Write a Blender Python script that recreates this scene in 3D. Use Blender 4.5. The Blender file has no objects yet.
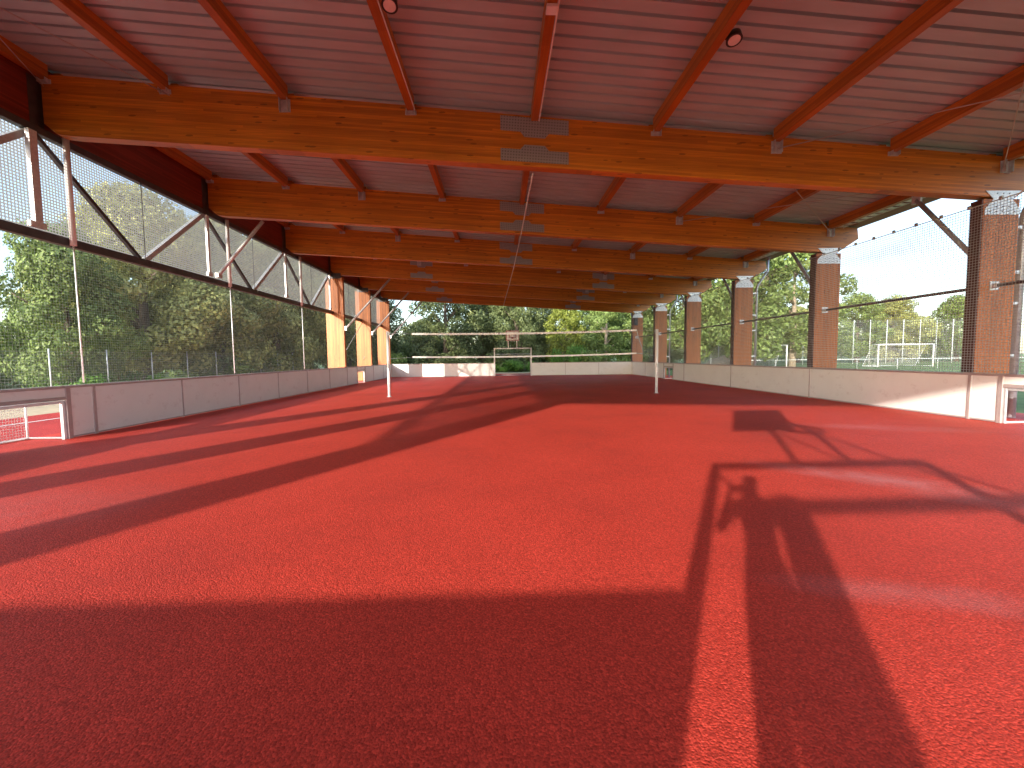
import bpy, math, random
import numpy as np
from mathutils import Vector, Matrix

R = math.radians
scene = bpy.context.scene
col = scene.collection
XL, XR, YN, YF, BH = -8.56, 10.72, -0.62, 34.05, 1.05
K_BEAMS = [-5.6 + 5 * k for k in range(9)]          # -5.6 ... 34.4

# ------------------------------------------------------------------ materials
def new_mat(name):
    m = bpy.data.materials.new(name); m.use_nodes = True
    nt = m.node_tree; b = nt.nodes['Principled BSDF']
    return m, nt, b
def N(nt, t, **kw):
    n = nt.nodes.new(t)
    for k, v in kw.items():
        if k.startswith('i_'):
            key = k[2:]; n.inputs[int(key) if key.isdigit() else key.replace('_', ' ')].default_value = v
        else: setattr(n, k, v)
    return n
def L(nt, a, b): nt.links.new(a, b)
def coords(nt, scale=(1, 1, 1), rot=(0, 0, 0)):
    tc = N(nt, 'ShaderNodeTexCoord'); mp = N(nt, 'ShaderNodeMapping')
    mp.inputs['Scale'].default_value = scale; mp.inputs['Rotation'].default_value = rot
    L(nt, tc.outputs['Object'], mp.inputs['Vector']); return mp.outputs['Vector']
def ramp(nt, fac, stops):
    r = N(nt, 'ShaderNodeValToRGB'); e = r.color_ramp.elements
    while len(e) < len(stops): e.new(0.5)
    for i, (p, c) in enumerate(stops):
        e[i].position = p; e[i].color = (*c, 1) if len(c) == 3 else c
    L(nt, fac, r.inputs['Fac']); return r.outputs['Color']
def mixc(nt, fac, a, b, mode='MIX'):
    m = N(nt, 'ShaderNodeMix', data_type='RGBA', blend_type=mode)
    if isinstance(fac, (int, float)): m.inputs[0].default_value = fac
    else: L(nt, fac, m.inputs[0])
    for s, v in ((6, a), (7, b)):
        if isinstance(v, tuple): m.inputs[s].default_value = (*v, 1)
        else: L(nt, v, m.inputs[s])
    return m.outputs[2]
def mathn(nt, op, a, b=None, clamp=False):
    m = N(nt, 'ShaderNodeMath', operation=op, use_clamp=clamp)
    for s, v in ((0, a), (1, b)):
        if v is None: continue
        if isinstance(v, (int, float)): m.inputs[s].default_value = v
        else: L(nt, v, m.inputs[s])
    return m.outputs[0]

def plain(name, c, rough=0.5, metal=0.0, var=0.12, scale=6.0, bump=0.0):
    m, nt, b = new_mat(name); v = coords(nt)
    n = N(nt, 'ShaderNodeTexNoise', i_Scale=scale, i_Detail=5.0, i_Roughness=0.6); L(nt, v, n.inputs['Vector'])
    lo = tuple(x * (1 - var) for x in c); hi = tuple(min(1, x * (1 + var)) for x in c)
    L(nt, ramp(nt, n.outputs['Fac'], [(0.3, lo), (0.7, hi)]), b.inputs['Base Color'])
    b.inputs['Roughness'].default_value = rough; b.inputs['Metallic'].default_value = metal
    if bump:
        bp = N(nt, 'ShaderNodeBump', i_Strength=bump, i_Distance=0.01); L(nt, n.outputs['Fac'], bp.inputs['Height']); L(nt, bp.outputs[0], b.inputs['Normal'])
    return m

def wood(name, axis, base, knots=True, rough=0.42, slope=0.0, lam=0.045):
    """glulam: grain stretched along one axis, lamella glue lines, small knots"""
    m, nt, b = new_mat(name)
    rot = (0, slope, 0)
    sc = {'x': (0.5, 9, 14), 'y': (9, 0.5, 14), 'z': (12, 12, 0.5)}[axis]
    v = coords(nt, sc, rot)
    n = N(nt, 'ShaderNodeTexNoise', i_Scale=2.2, i_Detail=7.0, i_Roughness=0.65); L(nt, v, n.inputs['Vector'])
    dk = tuple(x * 0.76 for x in base); lt = tuple(min(1, x * 1.2) for x in base)
    c = ramp(nt, n.outputs['Fac'], [(0.3, dk), (0.55, base), (0.75, lt)])
    # lamella tone steps across the depth
    v2 = coords(nt, (1, 1, 1), rot); sp = N(nt, 'ShaderNodeSeparateXYZ'); L(nt, v2, sp.inputs[0])
    comp = sp.outputs['Z'] if axis != 'z' else sp.outputs['X']
    long_ = {'x': sp.outputs['X'], 'y': sp.outputs['Y'], 'z': sp.outputs['Z']}[axis]
    q = mathn(nt, 'DIVIDE', comp, lam)
    fl = mathn(nt, 'FLOOR', q)
    seg = mathn(nt, 'FLOOR', mathn(nt, 'ADD', mathn(nt, 'DIVIDE', long_, 3.7), mathn(nt, 'MULTIPLY', fl, 0.37)))
    cb = N(nt, 'ShaderNodeCombineXYZ'); L(nt, fl, cb.inputs[0]); L(nt, seg, cb.inputs[1])
    wn = N(nt, 'ShaderNodeTexWhiteNoise'); L(nt, cb.outputs[0], wn.inputs['Vector'])
    tone = ramp(nt, wn.outputs['Value'], [(0, (0.74, 0.70, 0.66)), (0.6, (1, 1, 1)), (1, (1.18, 1.18, 1.15))])
    c = mixc(nt, 1.0, c, tone, 'MULTIPLY')
    fr = mathn(nt, 'FRACT', q)
    line = mathn(nt, 'LESS_THAN', fr, 0.05)
    c = mixc(nt, mathn(nt, 'MULTIPLY', line, 0.6), c, tuple(x * 0.45 for x in base))
    if knots:
        ks = {'x': (3.0, 9, 13), 'y': (9, 3.0, 13), 'z': (13, 9, 3.0)}[axis]
        vk = coords(nt, ks, rot)
        vo = N(nt, 'ShaderNodeTexVoronoi', i_Scale=0.8, i_Randomness=1.0); L(nt, vk, vo.inputs['Vector'])
        sel = N(nt, 'ShaderNodeSeparateColor'); L(nt, vo.outputs['Color'], sel.inputs[0])
        k = mathn(nt, 'MULTIPLY', mathn(nt, 'LESS_THAN', vo.outputs['Distance'], 0.19), mathn(nt, 'GREATER_THAN', sel.outputs[0], 0.62))
        c = mixc(nt, mathn(nt, 'MULTIPLY', k, 0.7), c, tuple(x * 0.3 for x in base))
    big = N(nt, 'ShaderNodeTexNoise', i_Scale=0.6, i_Detail=2.0); L(nt, coords(nt), big.inputs['Vector'])
    c = mixc(nt, 1.0, c, ramp(nt, big.outputs['Fac'], [(0.3, (0.88, 0.86, 0.84)), (0.7, (1.08, 1.08, 1.08))]), 'MULTIPLY')
    L(nt, c, b.inputs['Base Color'])
    b.inputs['Roughness'].default_value = rough
    bp = N(nt, 'ShaderNodeBump', i_Strength=0.15, i_Distance=0.004); L(nt, n.outputs['Fac'], bp.inputs['Height']); L(nt, bp.outputs[0], b.inputs['Normal'])
    return m

def net_mat(name, c, cell, w, axes, rough=0.7, trans=0.0):
    """woven net: strands every `cell` metres, `w` of the cell wide; see-through holes"""
    m, nt, b = new_mat(name)
    b.inputs['Base Color'].default_value = (*c, 1); b.inputs['Roughness'].default_value = rough
    tc = N(nt, 'ShaderNodeTexCoord'); sp = N(nt, 'ShaderNodeSeparateXYZ'); L(nt, tc.outputs['Object'], sp.inputs[0])
    a = [mathn(nt, 'LESS_THAN', mathn(nt, 'FRACT', mathn(nt, 'DIVIDE', sp.outputs[ax], cell)), w) for ax in axes]
    al = mathn(nt, 'MAXIMUM', a[0], a[1])
    if trans:
        tl = N(nt, 'ShaderNodeBsdfTranslucent'); tl.inputs['Color'].default_value = (*c, 1)
        tp = N(nt, 'ShaderNodeBsdfTransparent'); m1 = N(nt, 'ShaderNodeMixShader'); m1.inputs[0].default_value = trans; m2 = N(nt, 'ShaderNodeMixShader')
        out = [x for x in nt.nodes if x.type == 'OUTPUT_MATERIAL'][0]
        L(nt, b.outputs[0], m1.inputs[1]); L(nt, tl.outputs[0], m1.inputs[2]); L(nt, al, m2.inputs[0]); L(nt, tp.outputs[0], m2.inputs[1]); L(nt, m1.outputs[0], m2.inputs[2]); L(nt, m2.outputs[0], out.inputs['Surface'])
    else: L(nt, al, b.inputs['Alpha'])
    return m

M = {}
WOODC = (0.56, 0.195, 0.012)
M['beam'] = wood('glulam_beam', 'x', WOODC, slope=R(-3.9))
M['purlin'] = wood('glulam_purlin', 'y', (0.52, 0.17, 0.018), knots=False)
M['column'] = wood('glulam_column', 'z', (0.52, 0.175, 0.045), rough=0.5)
M['edge_wood'] = wood('dark_edge_timber', 'y', (0.22, 0.035, 0.02), knots=False)  # dark maroon takes in the shade of the unlit high eaves
M['edge_strip'] = plain('dark_edge_strip', (0.07, 0.022, 0.015), 0.6)
M['galv'] = plain('galvanised_steel', (0.52, 0.55, 0.57), 0.45, 0.3, 0.2, 14)
M['galv_light'] = plain('bright_galvanised_plate', (0.72, 0.74, 0.76), 0.4, 0.35, 0.15, 20)
M['white_metal'] = plain('white_painted_steel', (0.78, 0.78, 0.78), 0.35, 0, 0.05)
M['dark_steel'] = plain('dark_grey_steel', (0.09, 0.085, 0.09), 0.45, 0.4, 0.2)
M['black'] = plain('black_housing', (0.02, 0.02, 0.022), 0.4)
M['lens'] = plain('lamp_glass', (0.75, 0.66, 0.62), 0.25)
M['panel'] = plain('cream_laminate_board', (0.83, 0.845, 0.83), 0.38, 0, 0.03, 1.3)
_m = M['panel']; _nt = _m.node_tree; _b = _nt.nodes['Principled BSDF']; _src = _b.inputs['Base Color'].links[0].from_socket
_n1 = N(_nt, 'ShaderNodeTexNoise', i_Scale=2.6, i_Detail=8.0, i_Roughness=0.7); L(_nt, coords(_nt, (1, 1, 1.6)), _n1.inputs['Vector'])
_f1 = N(_nt, 'ShaderNodeSeparateColor'); L(_nt, ramp(_nt, _n1.outputs['Fac'], [(0.56, (0, 0, 0)), (0.72, (1, 1, 1))]), _f1.inputs[0])
_v1 = N(_nt, 'ShaderNodeTexVoronoi', i_Scale=1.9); L(_nt, coords(_nt), _v1.inputs['Vector'])
_r1 = mathn(_nt, 'SUBTRACT', 1.0, mathn(_nt, 'MULTIPLY', mathn(_nt, 'ABSOLUTE', mathn(_nt, 'SUBTRACT', _v1.outputs['Distance'], 0.12)), 28.0), True)
L(_nt, mixc(_nt, mathn(_nt, 'ADD', mathn(_nt, 'MULTIPLY', _f1.outputs[0], 0.30), mathn(_nt, 'MULTIPLY', _r1, 0.10), True), _src, (0.36, 0.27, 0.25)), _b.inputs['Base Color'])
M['rail'] = plain('anodised_rail', (0.46, 0.40, 0.40), 0.45, 0.3, 0.1, 5)
M['cable'] = plain('steel_cable', (0.45, 0.43, 0.42), 0.5, 0.3)
M['tape'] = plain('white_net_tape', (0.82, 0.82, 0.80), 0.6)
M['rope'] = plain('grey_rope', (0.35, 0.38, 0.40), 0.8)
M['bark'] = plain('bark', (0.13, 0.10, 0.075), 0.9, 0, 0.4, 12, 0.5)
M['bark_pale'] = plain('pale_bark', (0.32, 0.26, 0.19), 0.9, 0, 0.3, 12, 0.5)
M['mesh_upper'] = net_mat('fine_mesh_infill', (0.29, 0.30, 0.30), 0.062, 0.43, (1, 2), 0.7, 0.45)
M['mesh_lower'] = net_mat('ball_net_strands', (0.28, 0.31, 0.30), 0.060, 0.045, (1, 2), 0.7, 0.4)
M['mesh_right'] = net_mat('ball_net_strands_grey', (0.36, 0.41, 0.44), 0.060, 0.18, (1, 2))
M['goal_net'] = net_mat('white_goal_net', (0.75, 0.75, 0.73), 0.05, 0.14, (1, 2))
M['goal_netx'] = net_mat('white_goal_net_across', (0.7, 0.7, 0.7), 0.10, 0.06, (0, 2))
M['volley'] = net_mat('black_volleyball_net', (0.03, 0.03, 0.03), 0.10, 0.03, (0, 2))
M['fence_mesh_y'] = net_mat('wire_fence_mesh', (0.30, 0.33, 0.30), 0.05, 0.06, (1, 2))
M['fence_mesh_x'] = net_mat('wire_fence_mesh_across', (0.25, 0.31, 0.30), 0.10, 0.06, (0, 2))
M['tall_mesh'] = net_mat('tall_fence_netting', (0.40, 0.48, 0.48), 0.12, 0.035, (0, 2))
M['fence_post'] = plain('weathered_fence_post', (0.42, 0.46, 0.46), 0.6)
M['red_paint'] = plain('red_paint', (0.35, 0.03, 0.05), 0.5)
M['skin'] = plain('skin', (0.55, 0.33, 0.24), 0.5)
M['shirt'] = plain('navy_cotton', (0.04, 0.06, 0.12), 0.85, 0, 0.15, 30, 0.2)
M['jeans'] = plain('blue_denim', (0.07, 0.11, 0.2), 0.85, 0, 0.2, 40, 0.2)
M['hair'] = plain('brown_hair', (0.05, 0.03, 0.02), 0.7, 0, 0.4, 60, 0.4)
M['shoe'] = plain('white_trainer', (0.6, 0.6, 0.58), 0.6)
M['plastic_pipe'] = plain('grey_downpipe', (0.50, 0.54, 0.60), 0.4, 0.4)

# corrugated deck: blue-grey underside, tinted to offset red bounce from the floor
m, nt, b = new_mat('coated_steel_deck'); M['deck'] = m
n = N(nt, 'ShaderNodeTexNoise', i_Scale=1.2, i_Detail=5.0); L(nt, coords(nt, (0.6, 3, 3)), n.inputs['Vector'])
L(nt, ramp(nt, n.outputs['Fac'], [(0.3, (0.40, 0.50, 0.53)), (0.7, (0.49, 0.60, 0.63))]), b.inputs['Base Color'])
b.inputs['Roughness'].default_value = 0.5; b.inputs['Metallic'].default_value = 0.15

# joint plate with rows of nails
m, nt, b = new_mat('nailed_joint_plate'); M['joint'] = m
v = coords(nt, (1, 1, 1), (0, R(-3.9), 0)); sp = N(nt, 'ShaderNodeSeparateXYZ'); L(nt, v, sp.inputs[0])
fx = mathn(nt, 'FRACT', mathn(nt, 'DIVIDE', sp.outputs[0], 0.06)); fz = mathn(nt, 'FRACT', mathn(nt, 'DIVIDE', sp.outputs[2], 0.06))
dx = mathn(nt, 'ABSOLUTE', mathn(nt, 'SUBTRACT', fx, 0.5)); dz = mathn(nt, 'ABSOLUTE', mathn(nt, 'SUBTRACT', fz, 0.5))
d = mathn(nt, 'LESS_THAN', mathn(nt, 'ADD', mathn(nt, 'MULTIPLY', dx, dx), mathn(nt, 'MULTIPLY', dz, dz)), 0.07)
L(nt, mixc(nt, d, (0.34, 0.34, 0.335), (0.20, 0.18, 0.17)), b.inputs['Base Color'])
b.inputs['Metallic'].default_value = 0.3; b.inputs['Roughness'].default_value = 0.5

# red rubber granulate floor
def granulate(name, c, pale_patches=False):
    m, nt, b = new_mat(name); v = coords(nt)
    g = N(nt, 'ShaderNodeTexVoronoi', i_Scale=95.0); L(nt, v, g.inputs['Vector'])
    fine = N(nt, 'ShaderNodeTexNoise', i_Scale=85.0, i_Detail=5.0, i_Roughness=0.7); L(nt, v, fine.inputs['Vector'])
    lo = tuple(x * 0.70 for x in c); hi = tuple(min(1, x * 1.18) for x in c)
    cc = ramp(nt, fine.outputs['Fac'], [(0.33, lo), (0.5, c), (0.68, hi)])
    sc = N(nt, 'ShaderNodeSeparateColor'); L(nt, g.outputs['Color'], sc.inputs[0])
    cc = mixc(nt, 1.0, cc, ramp(nt, sc.outputs[0], [(0, (0.62, 0.6, 0.6)), (0.9, (1.12, 1.12, 1.12)), (1, (1.25, 1.4, 1.4))]), 'MULTIPLY')
    big = N(nt, 'ShaderNodeTexNoise', i_Scale=0.45, i_Detail=5.0, i_Roughness=0.6); L(nt, v, big.inputs['Vector'])
    cc = mixc(nt, 1.0, cc, ramp(nt, big.outputs['Fac'], [(0.3, (0.80, 0.84, 0.92)), (0.48, (0.97, 0.97, 0.97)), (0.7, (1.08, 1.10, 1.12))]), 'MULTIPLY')
    if pale_patches:  # pale elliptical patches broken up by noise
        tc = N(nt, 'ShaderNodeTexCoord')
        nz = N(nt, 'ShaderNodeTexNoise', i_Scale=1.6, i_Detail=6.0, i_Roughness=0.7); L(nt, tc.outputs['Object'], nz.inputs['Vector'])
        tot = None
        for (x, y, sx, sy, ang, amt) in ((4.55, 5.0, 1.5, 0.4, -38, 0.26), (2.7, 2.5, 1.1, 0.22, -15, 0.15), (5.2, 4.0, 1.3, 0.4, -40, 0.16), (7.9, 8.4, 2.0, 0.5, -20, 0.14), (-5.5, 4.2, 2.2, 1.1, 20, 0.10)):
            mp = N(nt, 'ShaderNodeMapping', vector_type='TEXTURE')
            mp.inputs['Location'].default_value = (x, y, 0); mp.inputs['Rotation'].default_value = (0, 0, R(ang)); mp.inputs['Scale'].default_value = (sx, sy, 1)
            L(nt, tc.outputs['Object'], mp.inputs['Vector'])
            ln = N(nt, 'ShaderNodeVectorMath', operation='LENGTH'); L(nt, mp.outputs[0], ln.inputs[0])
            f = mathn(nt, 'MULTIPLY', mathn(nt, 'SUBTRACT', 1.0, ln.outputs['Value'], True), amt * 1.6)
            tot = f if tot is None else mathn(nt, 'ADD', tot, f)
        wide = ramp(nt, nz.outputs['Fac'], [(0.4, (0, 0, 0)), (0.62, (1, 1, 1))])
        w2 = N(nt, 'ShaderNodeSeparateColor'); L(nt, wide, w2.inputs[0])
        patch_fac = mathn(nt, 'MULTIPLY', mathn(nt, 'MULTIPLY', tot, mathn(nt, 'ADD', w2.outputs[0], 0.45)), mathn(nt, 'ADD', fine.outputs['Fac'], 0.3), True)
        cc = mixc(nt, patch_fac, cc, (0.58, 0.36, 0.40))
    L(nt, cc, b.inputs['Base Color'])
    b.inputs['Roughness'].default_value = 0.62; b.inputs['Specular IOR Level'].default_value = 0.15
    h = mathn(nt, 'ADD', mathn(nt, 'MULTIPLY', g.outputs['Distance'], -1.0), mathn(nt, 'MULTIPLY', fine.outputs['Fac'], 1.2))
    bp = N(nt, 'ShaderNodeBump', i_Strength=0.6, i_Distance=0.005); L(nt, h, bp.inputs['Height']); L(nt, bp.outputs[0], b.inputs['Normal'])
    return m
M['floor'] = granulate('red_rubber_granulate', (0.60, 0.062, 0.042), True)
M['outer_red'] = granulate('red_running_surface', (0.50, 0.05, 0.045))
M['sand'] = plain('pale_sandy_path', (0.42, 0.34, 0.22), 0.95, 0, 0.2, 2.0, 0.3)
M['line'] = plain('white_line_paint', (0.7, 0.68, 0.66), 0.7)
m, nt, b = new_mat('grass_ground'); M['ground'] = m
n = N(nt, 'ShaderNodeTexNoise', i_Scale=0.35, i_Detail=9.0, i_Roughness=0.7); L(nt, coords(nt), n.inputs['Vector'])
L(nt, ramp(nt, n.outputs['Fac'], [(0.3, (0.045, 0.085, 0.02)), (0.52, (0.085, 0.15, 0.04)), (0.75, (0.16, 0.19, 0.07))]), b.inputs['Base Color'])
b.inputs['Roughness'].default_value = 0.95

def leaf_mat(name, dark, light, trans=0.25):
    m, nt, b = new_mat(name)
    geo = N(nt, 'ShaderNodeNewGeometry'); oi = N(nt, 'ShaderNodeObjectInfo')
    n = N(nt, 'ShaderNodeTexNoise', i_Scale=0.7, i_Detail=3.0); L(nt, coords(nt), n.inputs['Vector'])
    f = mathn(nt, 'ADD', mathn(nt, 'MULTIPLY', geo.outputs['Random Per Island'], 0.45), mathn(nt, 'MULTIPLY', n.outputs['Fac'], 0.7))
    f = mathn(nt, 'ADD', f, mathn(nt, 'MULTIPLY', oi.outputs['Random'], 0.16))
    c = ramp(nt, f, [(0.3, dark), (0.85, light)])
    L(nt, c, b.inputs['Base Color']); b.inputs['Roughness'].default_value = 0.55; b.inputs['Specular IOR Level'].default_value = 0.3
    tr = N(nt, 'ShaderNodeBsdfTranslucent'); L(nt, c, tr.inputs['Color'])
    mx = N(nt, 'ShaderNodeMixShader'); mx.inputs[0].default_value = trans
    out = [x for x in nt.nodes if x.type == 'OUTPUT_MATERIAL'][0]
    L(nt, b.outputs[0], mx.inputs[1]); L(nt, tr.outputs[0], mx.inputs[2]); L(nt, mx.outputs[0], out.inputs['Surface'])
    return m
M['leaf_oak'] = leaf_mat('oak_leaves', (0.09, 0.11, 0.03), (0.42, 0.44, 0.15))
M['leaf_dark'] = leaf_mat('dark_leaves', (0.04, 0.06, 0.025), (0.17, 0.21, 0.08))
M['leaf_mid'] = leaf_mat('mid_green_leaves', (0.06, 0.10, 0.028), (0.22, 0.30, 0.085))
M['leaf_yellow'] = leaf_mat('yellow_green_leaves', (0.10, 0.14, 0.02), (0.30, 0.34, 0.07), 0.35)
M['leaf_fresh'] = leaf_mat('fresh_green_leaves', (0.05, 0.12, 0.02), (0.16, 0.32, 0.06), 0.35)

# ------------------------------------------------------------------ mesh builder
class MB:
    def __init__(s): s.v = []; s.f = []; s.smooth = []
    def add(s, vs, fs, smooth=False):
        o = len(s.v); s.v += [tuple(x) for x in vs]; s.f += [tuple(i + o for i in f) for f in fs]; s.smooth += [smooth] * len(fs); return s
    def box(s, x0, x1, y0, y1, z0, z1):
        return s.add([(x0, y0, z0), (x1, y0, z0), (x1, y1, z0), (x0, y1, z0), (x0, y0, z1), (x1, y0, z1), (x1, y1, z1), (x0, y1, z1)],
                     [(0, 3, 2, 1), (4, 5, 6, 7), (0, 1, 5, 4), (1, 2, 6, 5), (2, 3, 7, 6), (3, 0, 4, 7)])
    def quad(s, a, b, c, d): return s.add([a, b, c, d], [(0, 1, 2, 3)])
    def prism(s, poly, axis, a, b):
        """poly: list of 2D points; axis 'y': (x,z) extruded along y; 'x': (y,z) along x; 'z': (x,y) along z"""
        P = {'y': lambda p, t: (p[0], t, p[1]), 'x': lambda p, t: (t, p[0], p[1]), 'z': lambda p, t: (p[0], p[1], t)}[axis]
        n = len(poly); vs = [P(p, a) for p in poly] + [P(p, b) for p in poly]
        return s.add(vs, [tuple(range(n)), tuple(range(2 * n - 1, n - 1, -1))] + [(i, n + i, n + (i + 1) % n, (i + 1) % n) for i in range(n)])
    def tube(s, pts, r, n=12, caps=True, radii=None):
        pts = [Vector(p) for p in pts]; rings = []; vs = []
        up0 = None
        for i, p in enumerate(pts):
            t = (pts[min(i + 1, len(pts) - 1)] - pts[max(i - 1, 0)]).normalized()
            ref = Vector((0, 0, 1)) if abs(t.z) < 0.95 else Vector((1, 0, 0))
            if up0 is not None: ref = up0
            a = t.cross(ref).normalized(); u = a.cross(t).normalized(); up0 = u
            rr = radii[i] if radii else r
            for k in range(n):
                an = 2 * math.pi * k / n
                vs.append(p + (a * math.cos(an) + u * math.sin(an)) * rr)
        fs = []
        for i in range(len(pts) - 1):
            for k in range(n):
                fs.append((i * n + k, i * n + (k + 1) % n, (i + 1) * n + (k + 1) % n, (i + 1) * n + k))
        s.add(vs, fs, True)
        if caps:
            o = len(s.v) - len(vs)
            s.f += [tuple(o + k for k in range(n - 1, -1, -1)), tuple(o + (len(pts) - 1) * n + k for k in range(n))]; s.smooth += [False, False]
        return s
    def bar(s, a, b, w, h):
        """rectangular bar from a to b"""
        a, b = Vector(a), Vector(b); t = (b - a).normalized(); ref = Vector((1, 0, 0)) if abs(t.x) < 0.9 else Vector((0, 0, 1))
        p = t.cross(ref).normalized(); q = t.cross(p).normalized(); vs = []
        for e in (a, b):
            for (i, j) in ((-1, -1), (1, -1), (1, 1), (-1, 1)): vs.append(e + p * i * w / 2 + q * j * h / 2)
        return s.add(vs, [(0, 1, 2, 3), (7, 6, 5, 4), (0, 4, 5, 1), (1, 5, 6, 2), (2, 6, 7, 3), (3, 7, 4, 0)])
    def build(s, name, mat, parent=None, bevel=0.0, origin=None):
        me = bpy.data.meshes.new(name)
        o = wpos(parent) if parent is not None else Vector(origin or (0, 0, 0))
        me.from_pydata([(x - o.x, y - o.y, z - o.z) for x, y, z in s.v], [], s.f)
        me.polygons.foreach_set('use_smooth', s.smooth); me.materials.append(mat); me.update()
        import bmesh
        bm = bmesh.new(); bm.from_mesh(me); bmesh.ops.recalc_face_normals(bm, faces=bm.faces)
        if bevel: bmesh.ops.bevel(bm, geom=bm.edges[:], offset=bevel, segments=1, affect='EDGES')
        bm.to_mesh(me); bm.free()
        ob = bpy.data.objects.new(name, me); col.objects.link(ob)
        if parent is not None: ob.parent = parent
        else: ob.location = o
        return ob
def wpos(o):
    p = Vector((0, 0, 0))
    while o is not None: p += o.location; o = o.parent
    return p
def tag(o, label=None, cat=None, group=None, kind=None):
    if label: o['label'] = label
    if cat: o['category'] = cat
    if group: o['group'] = group
    if kind: o['kind'] = kind
    return o
def empty(name, loc, label=None, cat=None, group=None, parent=None):
    o = bpy.data.objects.new(name, None); col.objects.link(o); o.location = loc; o.empty_display_size = 0.3
    if parent is not None: o.parent = parent
    return tag(o, label, cat, group)
def copy_tree(o, parent=None, offset=None):
    c = o.copy(); col.objects.link(c); c.parent = parent if parent is not None else o.parent
    if offset: c.location = o.location + Vector(offset)
    for ch in list(o.children): copy_tree(ch, c)
    return c

# ------------------------------------------------------------------ ground
def sheet(name, x0, x1, y0, y1, z, mat, cx=0, cy=0):
    o = MB().quad((x0, y0, z), (x1, y0, z), (x1, y1, z), (x0, y1, z)).build(name, mat); return tag(o, kind='structure')
sheet('ground', -400, 400, -400, 400, -0.06, M['ground'])
sheet('running_surface', -13.6, 13.2, -12, 39.5, -0.03, M['outer_red'])
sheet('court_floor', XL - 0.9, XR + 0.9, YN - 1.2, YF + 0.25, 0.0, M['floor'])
sheet('path', -17.6, -13.6, -30, 44, -0.045, M['sand'])
sheet('dirt_path', -13.6, 13.2, 39.5, 43.0, -0.04, M['sand'])
sheet('white_line', -12.2, -12.1, -12, 39, -0.024, M['line'])

# ------------------------------------------------------------------ the roofed pavilion (one building, many parts)
PAV = empty('pavilion', (1.08, 14.4, 0), 'open timber pavilion with orange glulam beams and ribbed steel roof over the red court', 'pavilion')
ztop = lambda x: 6.72 - 0.0765 * x
DK = 0.17                       # the purlins stand this much above the beam tops
PD = 0.11
zbot = lambda x: 5.655 - 0.0615 * x
TH = 0.24
def build_beam(y, root_name='roof_beam'):
    e = MB()
    xs = [-9.35, 12.25]
    poly = [(-9.35, ztop(-9.35)), (-9.35, zbot(-9.35) + 0.22), (-9.1, zbot(-9.1) + 0.02), (-8.85, zbot(-8.85)), (11.55, zbot(11.55)), (12.3, zbot(12.3) + 0.52), (12.25, ztop(12.25))]
    return e.prism(poly, 'y', y, y + TH).build(root_name, M['beam'], PAV, bevel=0.008)
BX = [-9.3 + 0.05, -6.85, -4.42, -1.8, 0.82, 3.45, 6.1, 8.72, 11.3]
def joint(y, xc, parent, w=0.73, full=True):
    zt, zb = ztop(xc), zbot(xc); s = -0.0765; s2 = -0.0615
    def sl(dx, z, k=s): return (xc + dx, z + k * dx)
    for f0, f1 in ((y - 0.012, y), (y + TH, y + TH + 0.012)):
        up = MB(); up.prism([sl(-w, zt - 0.05), sl(-w, zt - 0.35), sl(-w * .42, zt - 0.35), sl(-w * .3, zt - 0.45), sl(w * .3, zt - 0.45), sl(w * .42, zt - 0.35), sl(w, zt - 0.35), sl(w, zt - 0.05)], 'y', f0, f1)
        up.build('joint_plate', M['joint'], parent)
        dn = MB(); dn.prism([sl(-w, zb + 0.09, s2), sl(-w, zb + 0.34, s2), sl(-w * .42, zb + 0.34, s2), sl(-w * .3, zb + 0.44, s2), sl(w * .3, zb + 0.44, s2), sl(w * .42, zb + 0.34, s2), sl(w, zb + 0.34, s2), sl(w, zb + 0.09, s2)], 'y', f0, f1)
        dn.build('joint_plate', M['joint'], parent)
def hangers(y, parent):
    for i, x in enumerate(BX):
        zt = ztop(x)
        big = i in (2, 6, 8)
        if abs(x - .82) < .1: continue
        d = 0.36 if big else 0.20
        for f, g in ((y - 0.001, -1), (y + TH + 0.001, 1)):
            P = [(-0.115, 0), (-0.082, 0), (-0.082, .1), (-0.075, .1), (-.075, .012), (.075, .012), (.075, .1), (.082, .1), (.082, 0), (.115, 0), (.115, -.001), (-.115, -.001)]
            P = [(-0.115, 0), (.115, 0), (.115, .012), (.084, .012), (.084, .1), (.077, .1), (.077, .012), (-.077, .012), (-.077, .1), (-.084, .1), (-.084, .012), (-.115, .012)]
            h = MB().prism([(x + p[0], f + g * p[1]) for p in P], 'z', zt - d, zt - PD - 0.001 if not big else zt - 0.10)
            h.build('purlin_hanger', M['galv'], parent)
y = K_BEAMS[0]
b0 = build_beam(y); joint(y, 0.82, b0); hangers(y, b0)
for k in (1, 2, 3, 4, 5): copy_tree(b0, PAV, (0, 5 * k, 0))
y = K_BEAMS[6]
b6 = build_beam(y); joint(y, 6.0, b6, 0.62); joint(y, -4.3, b6, 0.62); hangers(y, b6)
for k in (1, 2): copy_tree(b6, PAV, (0, 5 * k, 0))

# purlins: one per bay and row

p0 = MB().box(BX[4] - 0.075, BX[4] + 0.075, K_BEAMS[0] + TH + 0.004, K_BEAMS[1] - 0.004, ztop(BX[4]) - PD, ztop(BX[4]) + DK).build('purlin', M['purlin'], PAV, bevel=0.006)
for i, x in enumerate(BX):
    for k in range(8):
        if i == 4 and k == 0: continue
        copy_tree(p0, PAV, (x - BX[4], 5 * k, ztop(x) - ztop(BX[4])))
# roof overhang ends of the purlins past the last beam
for x in BX:
    for (ya, yb) in ((34.4 + TH + .004, 36.0), (-6.3, -5.604)):
        MB().box(x - 0.075, x + 0.075, ya, yb, ztop(x) - PD, ztop(x) + DK).build('purlin_end', M['purlin'], PAV)
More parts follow.
